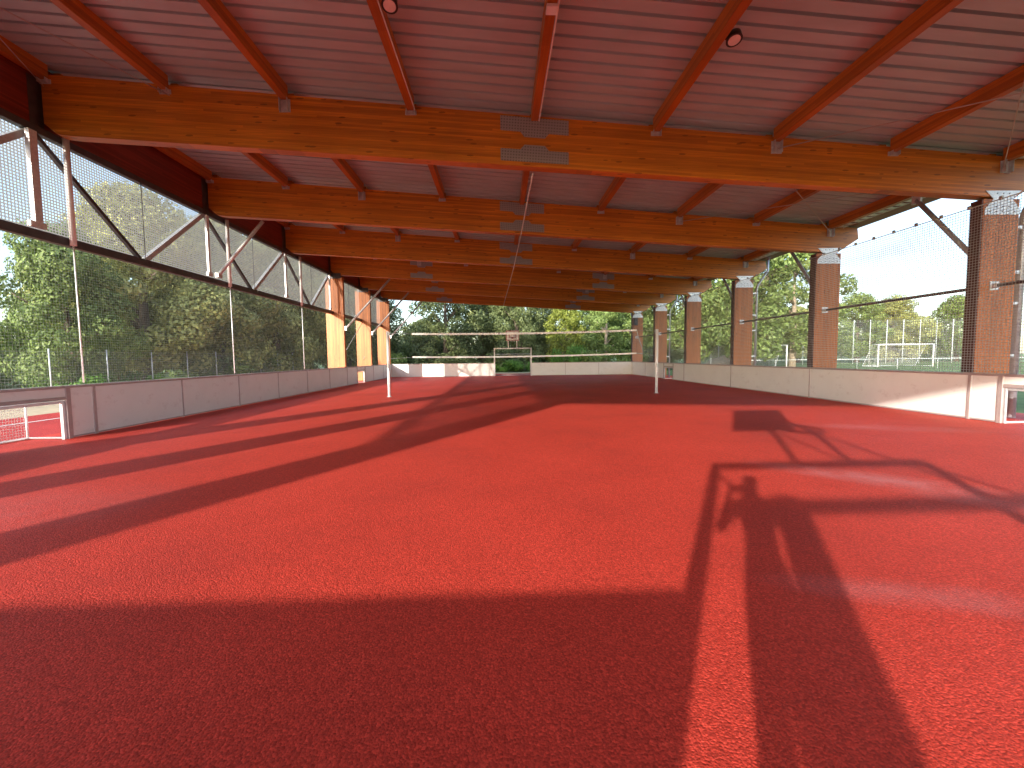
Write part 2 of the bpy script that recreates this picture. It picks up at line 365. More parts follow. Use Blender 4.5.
# eaves: deep maroon edge timbers, the high one's unlit shade put into the colour
MB().prism([(-9.53, ztop(-9.5) + DK), (-9.37, ztop(-9.4) + DK), (-9.37, 6.33), (-9.53, 6.33)], 'y', -6.3, 36.0).build('high_eaves_board', M['edge_wood'], PAV)
MB().prism([(11.82, 5.84 + .03), (12.42, 5.825), (12.42, 5.865), (11.82, 5.91)], 'y', -6.3, 36.0).build('low_eaves_board', M['edge_wood'], PAV)
# between-beam edge timber on the low side and cable tray beside it, pale rungs standing in for light through gaps
for k in range(8):
    ya, yb = K_BEAMS[k] + TH + .004, K_BEAMS[k + 1] - .004
    MB().box(11.60, 11.68, ya, yb, 5.80, 5.98).build('edge_purlin', M['edge_wood'], PAV)
tr = MB()
for k in range(8):
    ya, yb = K_BEAMS[k] + TH + .02, K_BEAMS[k + 1] - .02
    tr.box(11.46, 11.48, ya, yb, 5.77, 5.82); tr.box(11.72, 11.74, ya, yb, 5.77, 5.82)
    n = 16
    for j in range(n):
        yy = ya + (yb - ya) * (j + 0.5) / n
        tr.box(11.50, 11.70, yy - 0.09, yy + 0.09, 5.775, 5.79)
tr.build('light_dash_tray', M['galv_light'], PAV)

# trapezoidal deck
prof = []; pitch = 0.285; dpt = 0.11; y = -6.6
while y < 36.3:
    prof += [(y, 0), (y + 0.215, 0), (y + 0.228, dpt), (y + 0.272, dpt)]; y += pitch
prof.append((y, 0))
xs = [-9.62, 12.46]; vs = []; fs = []
for x in xs:
    for (yy, dz) in prof: vs.append((x, yy, ztop(x) + DK + dz + 0.004))
n = len(prof)
for i in range(n - 1): fs.append((i, i + 1, n + i + 1, n + i))
for x in xs:
    for (yy, dz) in prof: vs.append((x, yy, ztop(x) + DK + dpt + 0.10))
for i in range(n - 1): fs.append((2 * n + i, 3 * n + i, 3 * n + i + 1, 2 * n + i + 1))
fs.append((0, n, 3 * n, 2 * n)); fs.append((n - 1, 3 * n - 1, 4 * n - 1, 2 * n - 1))
MB().add(vs, fs).build('roof_deck', M['deck'], PAV)

# columns, low side (right)
def right_column(y):
    c = MB().box(10.86, 11.70, y, y + 0.24, 0, zbot(11.3) - 0.02).build('column', M['column'], PAV, bevel=0.01)
    e = MB().box(10.82, 10.857, y + 0.004, y + 0.236, 1.06, zbot(11.3) - 0.03)
    z = 1.14
    while z < 2.2:
        e.prism([(y + 0.12 + 0.09 * math.cos(a), z + 0.055 * math.sin(a)) for a in [2 * math.pi * q / 10 for q in range(10)]], 'x', 10.80, 10.821); z += 0.135
    e.build('edge_strip', M['edge_strip'], c)
    zb = zbot(11.3) - 0.01
    cap = MB()
    for (f0, f1) in ((y - 0.014, y - 0.001), (y + 0.241, y + 0.254)):
        cap.prism([(10.88, zb - 0.36), (10.88, zb - 0.24), (11.07, zb - 0.02), (10.88, zb + 0.16), (11.70, zb + 0.16), (11.50, zb - 0.02), (11.69, zb - 0.24), (11.69, zb - 0.36)], 'y', f0, f1)
    cap.build('cap_plate', M['galv_light'], c)
    bl = MB()
    for xx in (11.0, 11.14, 11.28, 11.42, 11.56):
        for zz in (zb - 0.29, zb - 0.19, zb + 0.10):
            if zz > zb - .2 and (xx < 11.05 or xx > 11.5): continue
            bl.tube([(xx, y - 0.026, zz), (xx, y - 0.013, zz)], 0.012, 8)
    bl.build('bolt', M['dark_steel'], c)
    return c
rc = right_column(K_BEAMS[0])
for k in range(1, 9): copy_tree(rc, PAV, (0, 5 * k, 0))
# slanted braces from each column up to the edge purlin
br0 = MB().tube([(11.20, 9.68, 3.55), (11.20, 11.30, 5.58)], 0.058, 14).build('longitudinal_brace', M['galv'], PAV)
q = MB(); q.box(11.13, 11.27, 9.641, 9.71, 3.40, 3.64)
q.build('brace_end_plate', M['galv_light'], br0); MB().box(11.17, 11.23, 11.18, 11.42, 5.50, 5.84).build('brace_end_plate', M['galv_light'], br0)
for k in (-3, -2, -1, 1, 2, 3, 4, 5): copy_tree(br0, PAV, (0, 5 * k, 0))
# dark horizontal rail between the right columns
for k in range(8):
    ra = MB().tube([(11.2, K_BEAMS[k] + 0.245, 3.02), (11.2, K_BEAMS[k + 1] - 0.002, 3.02)], 0.04, 12).build('side_rail', M['dark_steel'], PAV)
    g = MB().box(11.10, 11.30, K_BEAMS[k + 1] - 0.016, K_BEAMS[k + 1] - 0.003, 2.92, 3.12); g.tube([(11.2, K_BEAMS[k + 1] - 0.10, 3.02), (11.2, K_BEAMS[k + 1] - 0.016, 3.02)], 0.06, 12)
    g.build('rail_clamp', M['galv_light'], ra)
# downpipes
for k in (3, 5, 7):
    yb = K_BEAMS[k]
    MB().tube([(12.42, yb + .1, 5.83), (12.42, yb + .1, 5.35), (11.98, yb + .1, 4.72), (11.93, yb + .1, 4.55), (11.93, yb + .1, 0)], 0.075 if k == 3 else 0.05, 14).build('downpipe', M['plastic_pipe'], PAV)
    pc = MB()
    for z in (1.4, 2.6, 3.3, 4.3): pc.box(11.70, 11.93, yb + 0.06, yb + 0.13, z, z + 0.07)
    pc.build('pipe_clip', M['galv_light'], PAV)

# columns, high side (left)
def left_column(y):
    c = MB().box(-9.70, -8.72, y, y + 0.24, 0, 6.10).build('column', M['column'], PAV, bevel=0.01)
    e = MB(); z = zbot(-9.1) - .1
    for (f0, f1) in ((y - 0.014, y - 0.001), (y + 0.241, y + 0.254)):
        e.box(-9.55, -8.8, f0, f1, 6.00, 6.30)
    e.build('cap_plate', M['dark_steel'], c); return c
lc = left_column(K_BEAMS[0])
for k in (1, 2, 6, 7, 8): copy_tree(lc, PAV, (0, 5 * k, 0))
# knee braces in the beam plane
for y in (24.4, 29.4, 34.4):
    kb = MB().tube([(-8.62, y + .12, 3.28), (-6.1, y + .12, 5.99)], 0.055, 14).build('knee_brace', M['galv'], PAV)
    MB().box(-8.715, -8.60, y + .05, y + .19, 3.12, 3.36).build('brace_end_plate', M['galv_light'], kb)
kb = MB().tube([(-9.22, 14.52, 4.33), (-7.70, 14.52, 6.06)], 0.055, 14).build('knee_brace', M['galv'], PAV)
MB().box(-9.28, -9.16, 14.42, 14.62, 4.24, 4.38).build('brace_end_plate', M['galv_light'], kb)
# steel truss over the 20 m opening
TX = -9.35
MB().box(TX - 0.07, TX + 0.07, -5.6, 34.6, 4.02, 4.20).build('truss_bottom_chord', M['dark_steel'], PAV, bevel=0.006)
MB().box(TX - 0.07, TX + 0.07, -5.6, 34.6, 6.15, 6.30).build('truss_top_chord', M['dark_steel'], PAV, bevel=0.006)
for k in range(4):
    yt, yb_, yt2 = 4.1 + 5 * k, 6.65 + 5 * k, 9.15 + 5 * k
    MB().bar((TX, yt + .05, 6.16), (TX, yb_ - .08, 4.19), 0.085, 0.085).build('truss_diagonal', M['dark_steel'], PAV)
    MB().bar((TX, yt2 - .05, 6.16), (TX, yb_ + .08, 4.19), 0.12, 0.12).build('truss_diagonal', M['galv'], PAV)
for yy, w in ((4.2, .1), (9.0, 0.15), (14.1, 0.10), (19.05, 0.10), (23.9, .1)):
    p = MB().box(TX + 0.085, TX + 0.085 + w * 0.6, yy - w / 2, yy + w / 2, 4.32, 6.12).build('truss_hanger_post', M['galv_light'], PAV)
    MB().box(TX + 0.075, TX + 0.16, yy - w, yy + w, 4.22, 4.33).build('foot_bracket', M['galv_light'], p)
for yy in (-0.3, 4.75, 9.69, 15.08, 20.4):
    p = MB().tube([(TX + 0.14, yy, 4.04), (TX + 0.14, yy, 6.28)], 0.058, 14).build('net_support_tube', M['white_metal'], PAV)
    MB().tube([(TX + 0.14, yy, 1.06), (TX + 0.14, yy, 4.04)], 0.015, 8).build('net_support_rod', M['galv_light'], p)
for yy in (6.65, 11.65, 16.65, 21.65, 26.9, 31.9):
    MB().tube([(TX + 0.09, yy, 4.2), (TX + 0.09, yy, 6.15)], 0.009, 6).build('mesh_tie_cable', M['dark_steel'], PAV)
# beam-end steel brackets on the high side
bk = MB().box(-9.62, -9.36, 9.30, 9.42, 6.31, 7.20).box(-9.40, -9.36, 9.15, 9.399, 6.31, 7.3).build('beam_end_bracket', M['dark_steel'], PAV)
for k in (-3, -2, -1, 1, 2, 3, 4, 5): copy_tree(bk, PAV, (0, 5 * k, 0))
# conduit under the middle
MB().tube([(0.80, 9.7, zbot(.8) - .02), (0.78, 14.3, zbot(.8) - .025), (0.72, 19.4, zbot(.7) - .02), (0.62, 24.5, zbot(.6) - .03), (0.5, 29.5, zbot(.5) - .02), (0.4, 34.5, zbot(.4) - .02)], 0.016, 8).build('cable_conduit', M['galv_light'], PAV)
for k in range(0, 3):
    MB().box(0.905, 0.925, K_BEAMS[k] + .3, K_BEAMS[k + 1] - .02, ztop(.82) - PD - 0.012, ztop(.82) - PD + 0.008).build('cable_conduit', M['tape'], PAV)
MB().box(-1.715, -1.70, -0.2, 9.35, ztop(-1.8) - PD - 0.012, ztop(-1.8) - PD + 0.008).build('cable_conduit', M['tape'], PAV)
for (a, bb) in (((6.1, 9.35), (11.3, 4.7)), ((11.2, 9.35), (6.1, 4.7)), ((-9.25, 9.35), (-6.85, 4.7)), ((-6.7, 9.3), (-8.9, 4.7)), ((6.1, 9.7), (11.3, 14.35)), ((11.3, 9.7), (6.1, 14.35))):
    z0, z1 = ztop(a[0]) - 0.27, ztop(bb[0]) - 0.27
    MB().tube([(a[0], a[1], z0), (bb[0], bb[1], z1)], 0.010, 6).build('bracing_rod', M['cable'], PAV)
MB().tube([(-9.2, 29.3, 1.5), (-9.2, 31.2, 4.0)], 0.018, 6).build('bracing_rod', M['cable'], PAV)
MB().tube([(-9.2, 24.75, 1.3), (-9.2, 29.3, 4.0)], 0.018, 6).build('bracing_rod', M['cable'], PAV)

# floodlights hanging from the purlins
def lamp(x, y, z, label, px):
    t = empty('floodlight', (x, y, z), label, 'floodlight', 'round floodlights under the roof')
    ax = Vector((0, -0.25, -1)).normalized()
    c0 = Vector((x, y, z)); MB().tube([c0 - ax * 0.13, c0 - ax * 0.10, c0 - ax * .02, c0], 0.1, 28, True, [0.05, 0.105, 0.115, 0.118]).build('housing', M['black'], t)
    MB().tube([c0 - ax * 0.005, c0 + ax * 0.004], 0.088, 28).build('lens', M['lens'], t)
    h = MB(); h.tube([c0 - ax * 0.12, (px, y + 0.03, z + 0.2)], 0.015, 8)
    h.tube([(px, y + 0.03, z + 0.2), (px, y + 0.03, ztop(px) - PD + .02)], 0.012, 8); h.build('bracket', M['black'], t)
lamp(-1.50, 6.45, 6.55, 'round black floodlight with pale lens beside the purlin left of the roof middle', -1.70)
lamp(3.66, 6.72, 6.33, 'round black floodlight with pale lens beside the purlin right of the roof middle', 3.54)
s = MB().box(0.74, 0.90, 6.35, 6.51, ztop(.82) - PD - 0.055, ztop(.82) - PD - 0.001).build('motion_sensor', M['white_metal'], None, bevel=0.008)
tag(s, 'small white sensor box under the middle purlin', 'sensor')

# ------------------------------------------------------------------ nets
def yz_sheet(name, x, pts_top, z0, mat, label, cat, group=None, rope=False):
    t = empty(name, (x, pts_top[0][0], z0), label, cat, group)
    m = MB()
    for (a, b_) in zip(pts_top[:-1], pts_top[1:]): m.quad((x, a[0], z0), (x, b_[0], z0), (x, b_[0], b_[1]), (x, a[0], a[1]))
    m.build('netting', mat, t)
    if rope:
        MB().tube([(x, p[0], p[1]) for p in pts_top], 0.012, 6).build('edge_rope', M['rope'], t)
        y = pts_top[0][0] + .3
        while y < pts_top[-1][0]:
            MB().box(x - 0.02, x + 0.02, y - 0.03, y + 0.03, pts_top[0][1] - 0.02, pts_top[0][1] + 0.06).build('clip', M['rope'], t); y += 0.62
    return t
yz_sheet('mesh_infill', TX - 0.08, [(-5.4, 6.16), (34.4, 6.16)], 4.18, M['mesh_upper'], 'fine beige mesh filling the steel truss above the opening on the high side', 'mesh')
yz_sheet('ball_net', TX - 0.10, [(-5.4, 4.03), (34.4, 4.03)], 0.6, M['mesh_lower'], 'thin ball net hanging below the truss in front of the oaks', 'net')
yz_sheet('ball_net', 10.775, [(-0.6, 4.79), (34.4, 4.79)], 1.06, M['mesh_right'], 'grey ball net with clipped rope edge in front of the brown pitch side columns', 'net', None, True)

# ------------------------------------------------------------------ perimeter boards
def board_side(x, sgn, joints, openings, label, name='board_fence'):
    """runs along y at x; sgn = outward direction; joints = y of the posts"""
    t = empty(name, (x, (YN + YF) / 2, 0), label, 'board fence', 'perimeter boards round the court')
    x0, x1 = (x - 0.035, x) if sgn < 0 else (x, x + 0.035)
    ends = [YN] + joints + [YF]
    for a, b_ in zip(ends[:-1], ends[1:]):
        op = any(abs(a - o[0]) < 0.02 for o in openings)
        z0 = 0.84 if op else 0.045
        MB().box(x0, x1, a + 0.006, b_ - 0.006, z0, BH - 0.045).build('panel', M['panel'], t, bevel=0.003)
    MB().box(min(x0, x0) - 0.03, x1 + 0.03, YN, YF, BH - 0.044, BH + 0.004).build('top_rail', M['rail'], t, bevel=0.004)
    for a, b_ in zip(ends[:-1], ends[1:]):
        op = any(abs(a - o[0]) < 0.02 for o in openings)
        if op: MB().box(x0 - 0.012, x1 + 0.012, a + .03, b_ - .03, 0.775, 0.838).build('opening_rail', M['rail'], t)
        else: MB().box(x0 - 0.008, x1 + 0.008, a + .03, b_ - .03, 0.012, 0.044).build('bottom_rail', M['rail'], t)
    for j in joints:
        near_op = any(abs(j - o[0]) < 0.02 or abs(j - o[1]) < 0.02 for o in openings)
        w = 0.045 if near_op else (0.033 if j < 10 else 0.016)
        MB().box(x0 - 0.018, x1 + 0.018, j - w, j + w, 0.0, BH - 0.045).build('post', M['rail'], t, bevel=0.003)
    return t
lj = [1.7, 4.2, 6.9, 8.66] + [9.2 + 2.5 * k for k in range(7)] + [25.9, 27.4, 29.2, 31.7]
board_side(XL, -1, [j for j in lj], [(6.9, 8.66), (25.9, 27.4)], 'pale lavender-white board fence along the oak side, below the steel truss')
rj = [4.35, 6.9, 8.75, 9.35, 14.35, 19.35, 24.35, 25.9, 27.4, 30.9]
board_side(XR, 1, rj, [(6.9, 8.75), (25.9, 27.4)], 'cream-white board fence along the football pitch side, in front of the brown columns')
def board_end(y, sgn, gx0, gx1, label):
    t = empty('board_fence', ((XL + XR) / 2, y, 0), label, 'board fence', 'perimeter boards round the court')
    y0, y1 = (y - 0.035, y) if sgn < 0 else (y, y + 0.035)
    segs = []
    n = 3
    for i in range(n): segs.append((XL + (gx0 - XL) * i / n, XL + (gx0 - XL) * (i + 1) / n))
    n = 3
    for i in range(n): segs.append((gx1 + (XR - gx1) * i / n, gx1 + (XR - gx1) * (i + 1) / n))
    for a, b_ in segs:
        MB().box(a + 0.006, b_ - 0.006, y0, y1, 0.045, BH - 0.045).build('panel', M['panel'], t, bevel=0.003)
        MB().box(a + .02, b_ - .02, y0 - 0.008, y1 + 0.008, 0.012, 0.044).build('bottom_rail', M['rail'], t)
        MB().box(b_ - 0.012, b_ + 0.012, y0 - 0.014, y1 + 0.014, 0.0, BH - 0.045).build('post', M['rail'], t)
    MB().box(XL, gx0, y0 - 0.03, y1 + 0.03, BH - 0.044, BH + 0.002).build('top_rail', M['rail'], t)
    MB().box(gx1, XR, y0 - 0.03, y1 + 0.03, BH - 0.044, BH + 0.002).build('top_rail', M['rail'], t)
board_end(YF, 1, -0.42, 2.62, 'pale board fence across the far end of the court, either side of the far goal')
board_end(YN, -1, -0.68, 2.26, 'pale board fence across the near end of the court behind the photographer')

def mini_goal(x, sgn, ya, yb, label):
    t = empty('mini_goal', (x, (ya + yb) / 2, 0), label, 'small goal', 'small goals let into the side boards')
    xb = x + sgn * 0.75; ya += 0.075; yb -= 0.075; f = MB(); r = 0.028 if sgn < 0 else 0.016
    xi = x - sgn * 0.045 + sgn * 0.09
    f.box(xi - r, xi + r, ya - r, ya + r, 0.0, 0.765); f.box(xi - r, xi + r, yb - r, yb + r, 0, 0.765)
    f.box(xi - r, xi + r, ya + r, yb - r, 0.71, 0.765)
    f.build('front_frame', M['white_metal'] if sgn < 0 else M['galv'], t, bevel=0.004)
    g = MB()
    g.tube([(xi, ya, 0.025), (xb, ya, 0.025), (xb, yb, 0.025), (xi, yb, 0.025)], 0.022, 8)
    g.tube([(xb, yb, 0.025), (xb, yb, 0.70)], 0.018, 8).tube([(xb, ya, 0.025), (xb, ya, 0.70)], 0.018, 8).tube([(xb, ya, 0.70), (xb, yb, 0.70)], 0.016, 8)
    g.build('rear_frame', M['white_metal'], t)
    MB().quad((xb, ya, 0.03), (xb, yb, 0.03), (xb, yb, 0.7), (xb, ya, 0.7)).build('net', M['goal_net'], t)
mini_goal(XL, -1, 6.9, 8.66, 'small white framed goal opening in the oak side boards, nearest at the photo edge')
mini_goal(XR, 1, 6.9, 8.75, 'small grey framed goal opening in the pitch side boards, nearest at the photo edge')
mini_goal(XL, -1, 25.9, 27.4, 'small far goal opening in the oak side boards with an orange column behind it')
mini_goal(XR, 1, 25.9, 27.4, 'small far goal opening in the pitch side boards beyond the volleyball post')

# ------------------------------------------------------------------ goals with basketball hoops
def hoop_goal(y, sgn, x0, x1, label, far=True):
    """sgn: direction from the court outwards"""
    xc = (x0 + x1) / 2; t = empty('combination_goal', (xc, y, 0), label, 'goal', 'goals with a basketball hoop on top')
    r = 0.05; H = 2.16 if far else 2.06
    f = MB(); f.box(x0 - r, x0 + r, y - r, y + r, 0, H); f.box(x1 - r, x1 + r, y - r, y + r, 0, H); f.box(x0 - r, x1 + r, y - r - .002, y + r + .002, H, H + 0.09)
    f.build('goal_frame', M['white_metal'], t, bevel=0.006)
    yb = y + sgn * (1.0 if far else 0.9); g = MB(); RZ = 1.75 if far else 1.9
    g.tube([(x0, y, H - .05), (x0, yb, RZ), (x0, yb, 0.03), (x0, y, 0.03)], 0.024, 8)
    g.tube([(x1, y, H - .05), (x1, yb, RZ), (x1, yb, 0.03), (x1, y, 0.03)], 0.024, 8)
    g.tube([(x0, yb, RZ), (x1, yb, RZ)], 0.024, 8).tube([(x0, yb, 0.03), (x1, yb, 0.03)], 0.024, 8)
    g.build('rear_frame', M['galv'], t)
    if far: px = (0.75, 1.42); bx0, bx1, bz0, bz1 = 0.56, 1.62, 2.80, 3.62; by = y - sgn * 0.1
    else: px = (0.42, 1.20); bx0, bx1, bz0, bz1 = -0.28, 1.0, 2.82, 3.82; by = y - sgn * 0.40
    a = MB()
    for p in px:
        if far: a.tube([(p, y, H + 0.09), (p, y, bz0 + 0.1), (p, by + sgn * .03, bz0 + 0.25)], 0.045, 10)
        else: a.tube([(p, y, H + 0.09), (p - .08, y, 2.75), (p - .15, y + .1, 3.0), (min(p, .95), by + sgn * .03, 3.15)], 0.05, 10)
    a.build('support_arm', M['white_metal'] if far else M['galv'], t)
    MB().box(bx0, bx1, by - 0.015, by + 0.015, bz0, bz1).build('backboard', M['white_metal'], t, bevel=0.004)
    bc = (bx0 + bx1) / 2; yy = by - sgn * 0.017
    s_ = MB()
    for (u0, u1, w0, w1) in ((bx0 + .01, bx1 - .01, bz1 - .07, bz1 - .02), (bx0 + .01, bx1 - .01, bz0 + .02, bz0 + .07), (bx0 + .01, bx0 + .06, bz0 + .07, bz1 - .07), (bx1 - .06, bx1 - .01, bz0 + .07, bz1 - .07),
                             (bc - .28, bc + .28, bz0 + .56, bz0 + .60), (bc - .28, bc - .24, bz0 + .25, bz0 + .56), (bc + .24, bc + .28, bz0 + .25, bz0 + .56)):
        s_.box(u0, u1, min(yy, yy - sgn * .002), max(yy, yy - sgn * .002), w0, w1)
    s_.build('painted_marking', M['red_paint'], t)
    def ring(cx, cy, z, rad, th): return MB().tube([(cx + rad * math.cos(q * math.pi / 12), cy + rad * math.sin(q * math.pi / 12), z) for q in range(25)], th, 8, False)
    rr = ring(bc, by - sgn * 0.28, bz0 + 0.25, 0.225, 0.012); rr.box(bc - .06, bc + .06, min(by - sgn * .05, by - sgn * .016), max(by - sgn * .05, by - sgn * .016), bz0 + .15, bz0 + .30)
    rm = rr.build('hoop_rim', M['red_paint'], t)
    nb = MB()
    for q in range(12):
        a0 = q * math.pi / 6; a1 = a0 + math.pi / 12
        nb.tube([(bc + .22 * math.cos(a0), by - sgn * .28 + .22 * math.sin(a0), bz0 + .25), (bc + .13 * math.cos(a1), by - sgn * .28 + .13 * math.sin(a1), bz0 - .1)], 0.006, 5)
    nb.build('hoop_net', M['tape'], rm)
    if not far:
        o = ring(0.85, y + 0.0, 3.0, 0.42, 0.045); o.build('curved_stay', M['galv'], t)
        MB().tube([(0.9, y + .1, 3.12), (2.05, y - .8, 1.78)], 0.022, 8).build('stay_rod', M['galv'], t)
        MB().tube([(0.3, y + .1, 3.0), (1.05, y - .05, 2.2)], 0.018, 8).build('stay_rod', M['galv'], t)
hoop_goal(YF, 1, -0.37, 2.57, 'white goal frame with basketball backboard on top in the middle of the far boards')
hoop_goal(-0.86, -1, -0.72, 2.22, 'metal goal frame with basketball backboard behind the photographer, seen by its shadow', False)
# timber gate frame behind the near goal (throws the broad post and rail shadow)
t = empty('gate_frame', (-0.46, -1.8, 0), 'timber post and rail frame behind the near goal, seen by its shadow', 'gate')
MB().box(-0.53, -0.31, -1.92, -1.70, 0, 1.98).build('post', M['column'], t, bevel=0.01)
MB().box(-0.308, 3.6, -1.83, -1.77, 1.83, 1.96).build('rail', M['column'], t, bevel=0.01)
MB().box(3.604, 3.85, -1.92, -1.68, 0, 1.98).build('post', M['column'], t, bevel=0.01)

# ------------------------------------------------------------------ volleyball posts and net
for (x, y, lab) in ((-4.36, 16.9, 'slim white volleyball post on the oak side of the court'), (6.36, 17.0, 'slim white volleyball post on the football pitch side of the court')):
    t = empty('volleyball_post', (x, y, 0), lab, 'net post', 'volleyball posts')
    MB().tube([(x, y, 0.0), (x, y, 2.58)], 0.055, 18).build('post', M['white_metal'], t)
    MB().tube([(x, y, 0.0), (x, y, 0.012)], 0.10, 18).build('floor_sleeve', M['galv'], t)
    sx = 1 if x < 0 else -1
    h = MB().box(x + sx * 0.055 - .02, x + sx * 0.055 + .02, y - 0.03, y + 0.03, 2.40, 2.54); h.box(x - .03, x + .03, y - .09, y - .05, 1.05, 1.2); h.build('tension_fitting', M['galv'], t)
t = empty('volleyball_net', (1.0, 16.95, 0), 'volleyball net with two white tapes stretched across the court', 'net')
ya, yb = 16.91, 16.99
def tape(z0, z1, zm, h, name):
    pts = [(-3.42 + (8.95) * i / 12, 0) for i in range(13)]; m = MB()
    up = []; lo = []
    for i in range(13):
        f = i / 12; x = -3.42 + 8.95 * f; z = z0 + (z1 - z0) * f - zm * 4 * f * (1 - f); yv = ya + (yb - ya) * f
        up.append((x, yv, z + h / 2)); lo.append((x, yv, z - h / 2))
    for i in range(12):
        for dy in (-0.003, 0.003):
            m.quad((lo[i][0], lo[i][1] + dy, lo[i][2]), (lo[i + 1][0], lo[i + 1][1] + dy, lo[i + 1][2]), (up[i + 1][0], up[i + 1][1] + dy, up[i + 1][2]), (up[i][0], up[i][1] + dy, up[i][2]))
    m.build(name, M['tape'], t)
tape(2.47, 2.54, 0.05, 0.075, 'top_tape'); tape(1.56, 1.62, 0.05, 0.06, 'bottom_tape')
nn = MB(); nn.quad((-3.42, 16.95, 1.55), (5.53, 16.95, 1.62), (5.53, 16.95, 2.52), (-3.42, 16.95, 2.45)); nn.build('netting', M['volley'], t)
r_ = MB()
r_.tube([(-4.31, 16.9, 2.5), (-3.42, 16.91, 2.47)], 0.006, 5); r_.tube([(-4.31, 16.9, 1.5), (-3.42, 16.91, 1.56)], 0.006, 5)
r_.tube([(5.53, 16.99, 2.54), (6.31, 17, 2.5)], 0.006, 5); r_.tube([(5.53, 16.99, 1.62), (6.31, 17, 1.5)], 0.006, 5)
r_.tube([(5.53, 16.99, 2.54), (5.62, 16.99, 2.2), (5.75, 16.99, 1.85), (5.80, 16.99, 1.62), (5.53, 16.99, 1.62)], 0.018, 6)
r_.build('rope', M['rope'], t)
# speaker box on the last right column
o = MB().box(10.92, 11.20, 34.1, 34.39, 3.95, 4.55).build('loudspeaker', M['black'], None, bevel=0.02)
tag(o, 'small black loudspeaker box on the farthest column of the pitch side', 'loudspeaker')

# ------------------------------------------------------------------ vegetation
def leaf_cloud(name, mat, blobs, n, size, seed, shell=0.8, droop=0.0):
    rng = np.random.default_rng(seed)
    vol = np.array([b_[3] * b_[4] * b_[5] for b_ in blobs]) ** 0.7; vol /= vol.sum()
    idx = rng.choice(len(blobs), n, p=vol); B = np.array(blobs)[idx]
    d = rng.normal(size=(n, 3)); d /= np.linalg.norm(d, axis=1)[:, None]
    rad = shell + (1 - shell) * rng.random(n) ** 0.6; rad *= 1 + 0.10 * rng.normal(size=n)
    c = B[:, :3] + d * rad[:, None] * B[:, 3:6]
    c += rng.normal(size=(n, 3)) * 0.06
    nr = d + rng.normal(size=(n, 3)) * 0.38; nr /= np.linalg.norm(nr, axis=1)[:, None]
    a = np.cross(nr, rng.normal(size=(n, 3))); a /= np.linalg.norm(a, axis=1)[:, None]; b2 = np.cross(nr, a)
    s = size * (0.6 + 0.8 * rng.random(n))[:, None]
    vs = np.stack([c - a * s * .5, c + b2 * s * .32, c + a * s * .55, c - b2 * s * .32], 1).reshape(-1, 3)
    me = bpy.data.meshes.new(name)
    me.vertices.add(4 * n); me.vertices.foreach_set('co', vs.astype(np.float32).ravel())
    me.loops.add(4 * n); me.loops.foreach_set('vertex_index', np.arange(4 * n, dtype=np.int32))
    me.polygons.add(n); me.polygons.foreach_set('loop_start', np.arange(0, 4 * n, 4, dtype=np.int32)); me.polygons.foreach_set('loop_total', np.full(n, 4, dtype=np.int32))
    me.materials.append(mat); me.update(); me.validate()
    return me
def tree_meshes(seed, mat, h=10.0, w=4.2, low=0.16, n=15000, leaf=0.2, bark='bark', nb=52, spread=1.0):
    rng = random.Random(seed); blobs = []; tips = []
    for i in range(nb):
        u = low + (1 - low) * (i + 0.5) / nb
        prof_ = math.sin(math.pi * min(1, (u - low) / (1 - low) * 0.82 + 0.16)) ** 0.65
        an = i * 2.399 + rng.uniform(-.4, .4); rr = w * prof_ * rng.uniform(0.35, 0.88) * spread
        z = h * u * rng.uniform(.96, 1.02); r = w * rng.uniform(0.18, 0.34)
        blobs.append((rr * math.cos(an), rr * math.sin(an), z, r, r * rng.uniform(.85, 1.1), r * rng.uniform(0.6, 0.85)))
        if i % 3 == 0: tips.append((rr * math.cos(an) * .8, rr * math.sin(an) * .8, z))
    cm = leaf_cloud('crown', mat, blobs, n, leaf, seed)
    t = MB(); tr_ = w * 0.06
    t.tube([(0, 0, -0.1), (0.05, 0.03, h * 0.3), (-0.06, 0.08, h * 0.6), (0.02, 0, h * 0.9)], 0.2, 10, True, [tr_ * 1.5, tr_, tr_ * .65, tr_ * .2])
    for (x, y, z) in tips:
        zb = max(h * 0.13, z - math.hypot(x, y) * 0.9); t.tube([(0, 0, zb), (x * .5, y * .5, zb + (z - zb) * .62), (x, y, z)], 0.05, 6, True, [tr_ * .5, tr_ * .3, tr_ * .12])
    tm = t.build('trunk', M[bark]); tme = tm.data; bpy.data.objects.remove(tm)
    return cm, tme
def put_tree(name, meshes, x, y, s, rz, label, cat, group, sz=None):
    t = empty(name, (x, y, -0.05), label, cat, group); t.scale = (s, s, sz or s); t.rotation_euler.z = rz
    for nm, me in (('crown', meshes[0]), ('trunk', meshes[1])):
        o = bpy.data.objects.new(nm, me); col.objects.link(o); o.parent = t
    return t
OAK = [tree_meshes(11, M['leaf_oak'], 10, 4.4, 0.10, 38000, 0.20), tree_meshes(12, M['leaf_oak'], 10, 4.0, 0.13, 36000, 0.20), tree_meshes(13, M['leaf_mid'], 10, 4.4, 0.08, 36000, 0.20)]
DRK = [tree_meshes(21, M['leaf_dark'], 10, 3.8, 0.08, 20000, 0.22), tree_meshes(22, M['leaf_dark'], 10, 4.2, 0.10, 20000, 0.22)]
MID = [tree_meshes(31, M['leaf_mid'], 10, 3.6, 0.12, 15000, 0.24), tree_meshes(32, M['leaf_mid'], 10, 3.4, 0.2, 10000, 0.24, 'bark_pale', 30, 1.1)]
YEL = [tree_meshes(41, M['leaf_yellow'], 10, 3.4, 0.1, 12000, 0.26)]
G1 = 'trees on the oak side of the pavilion'
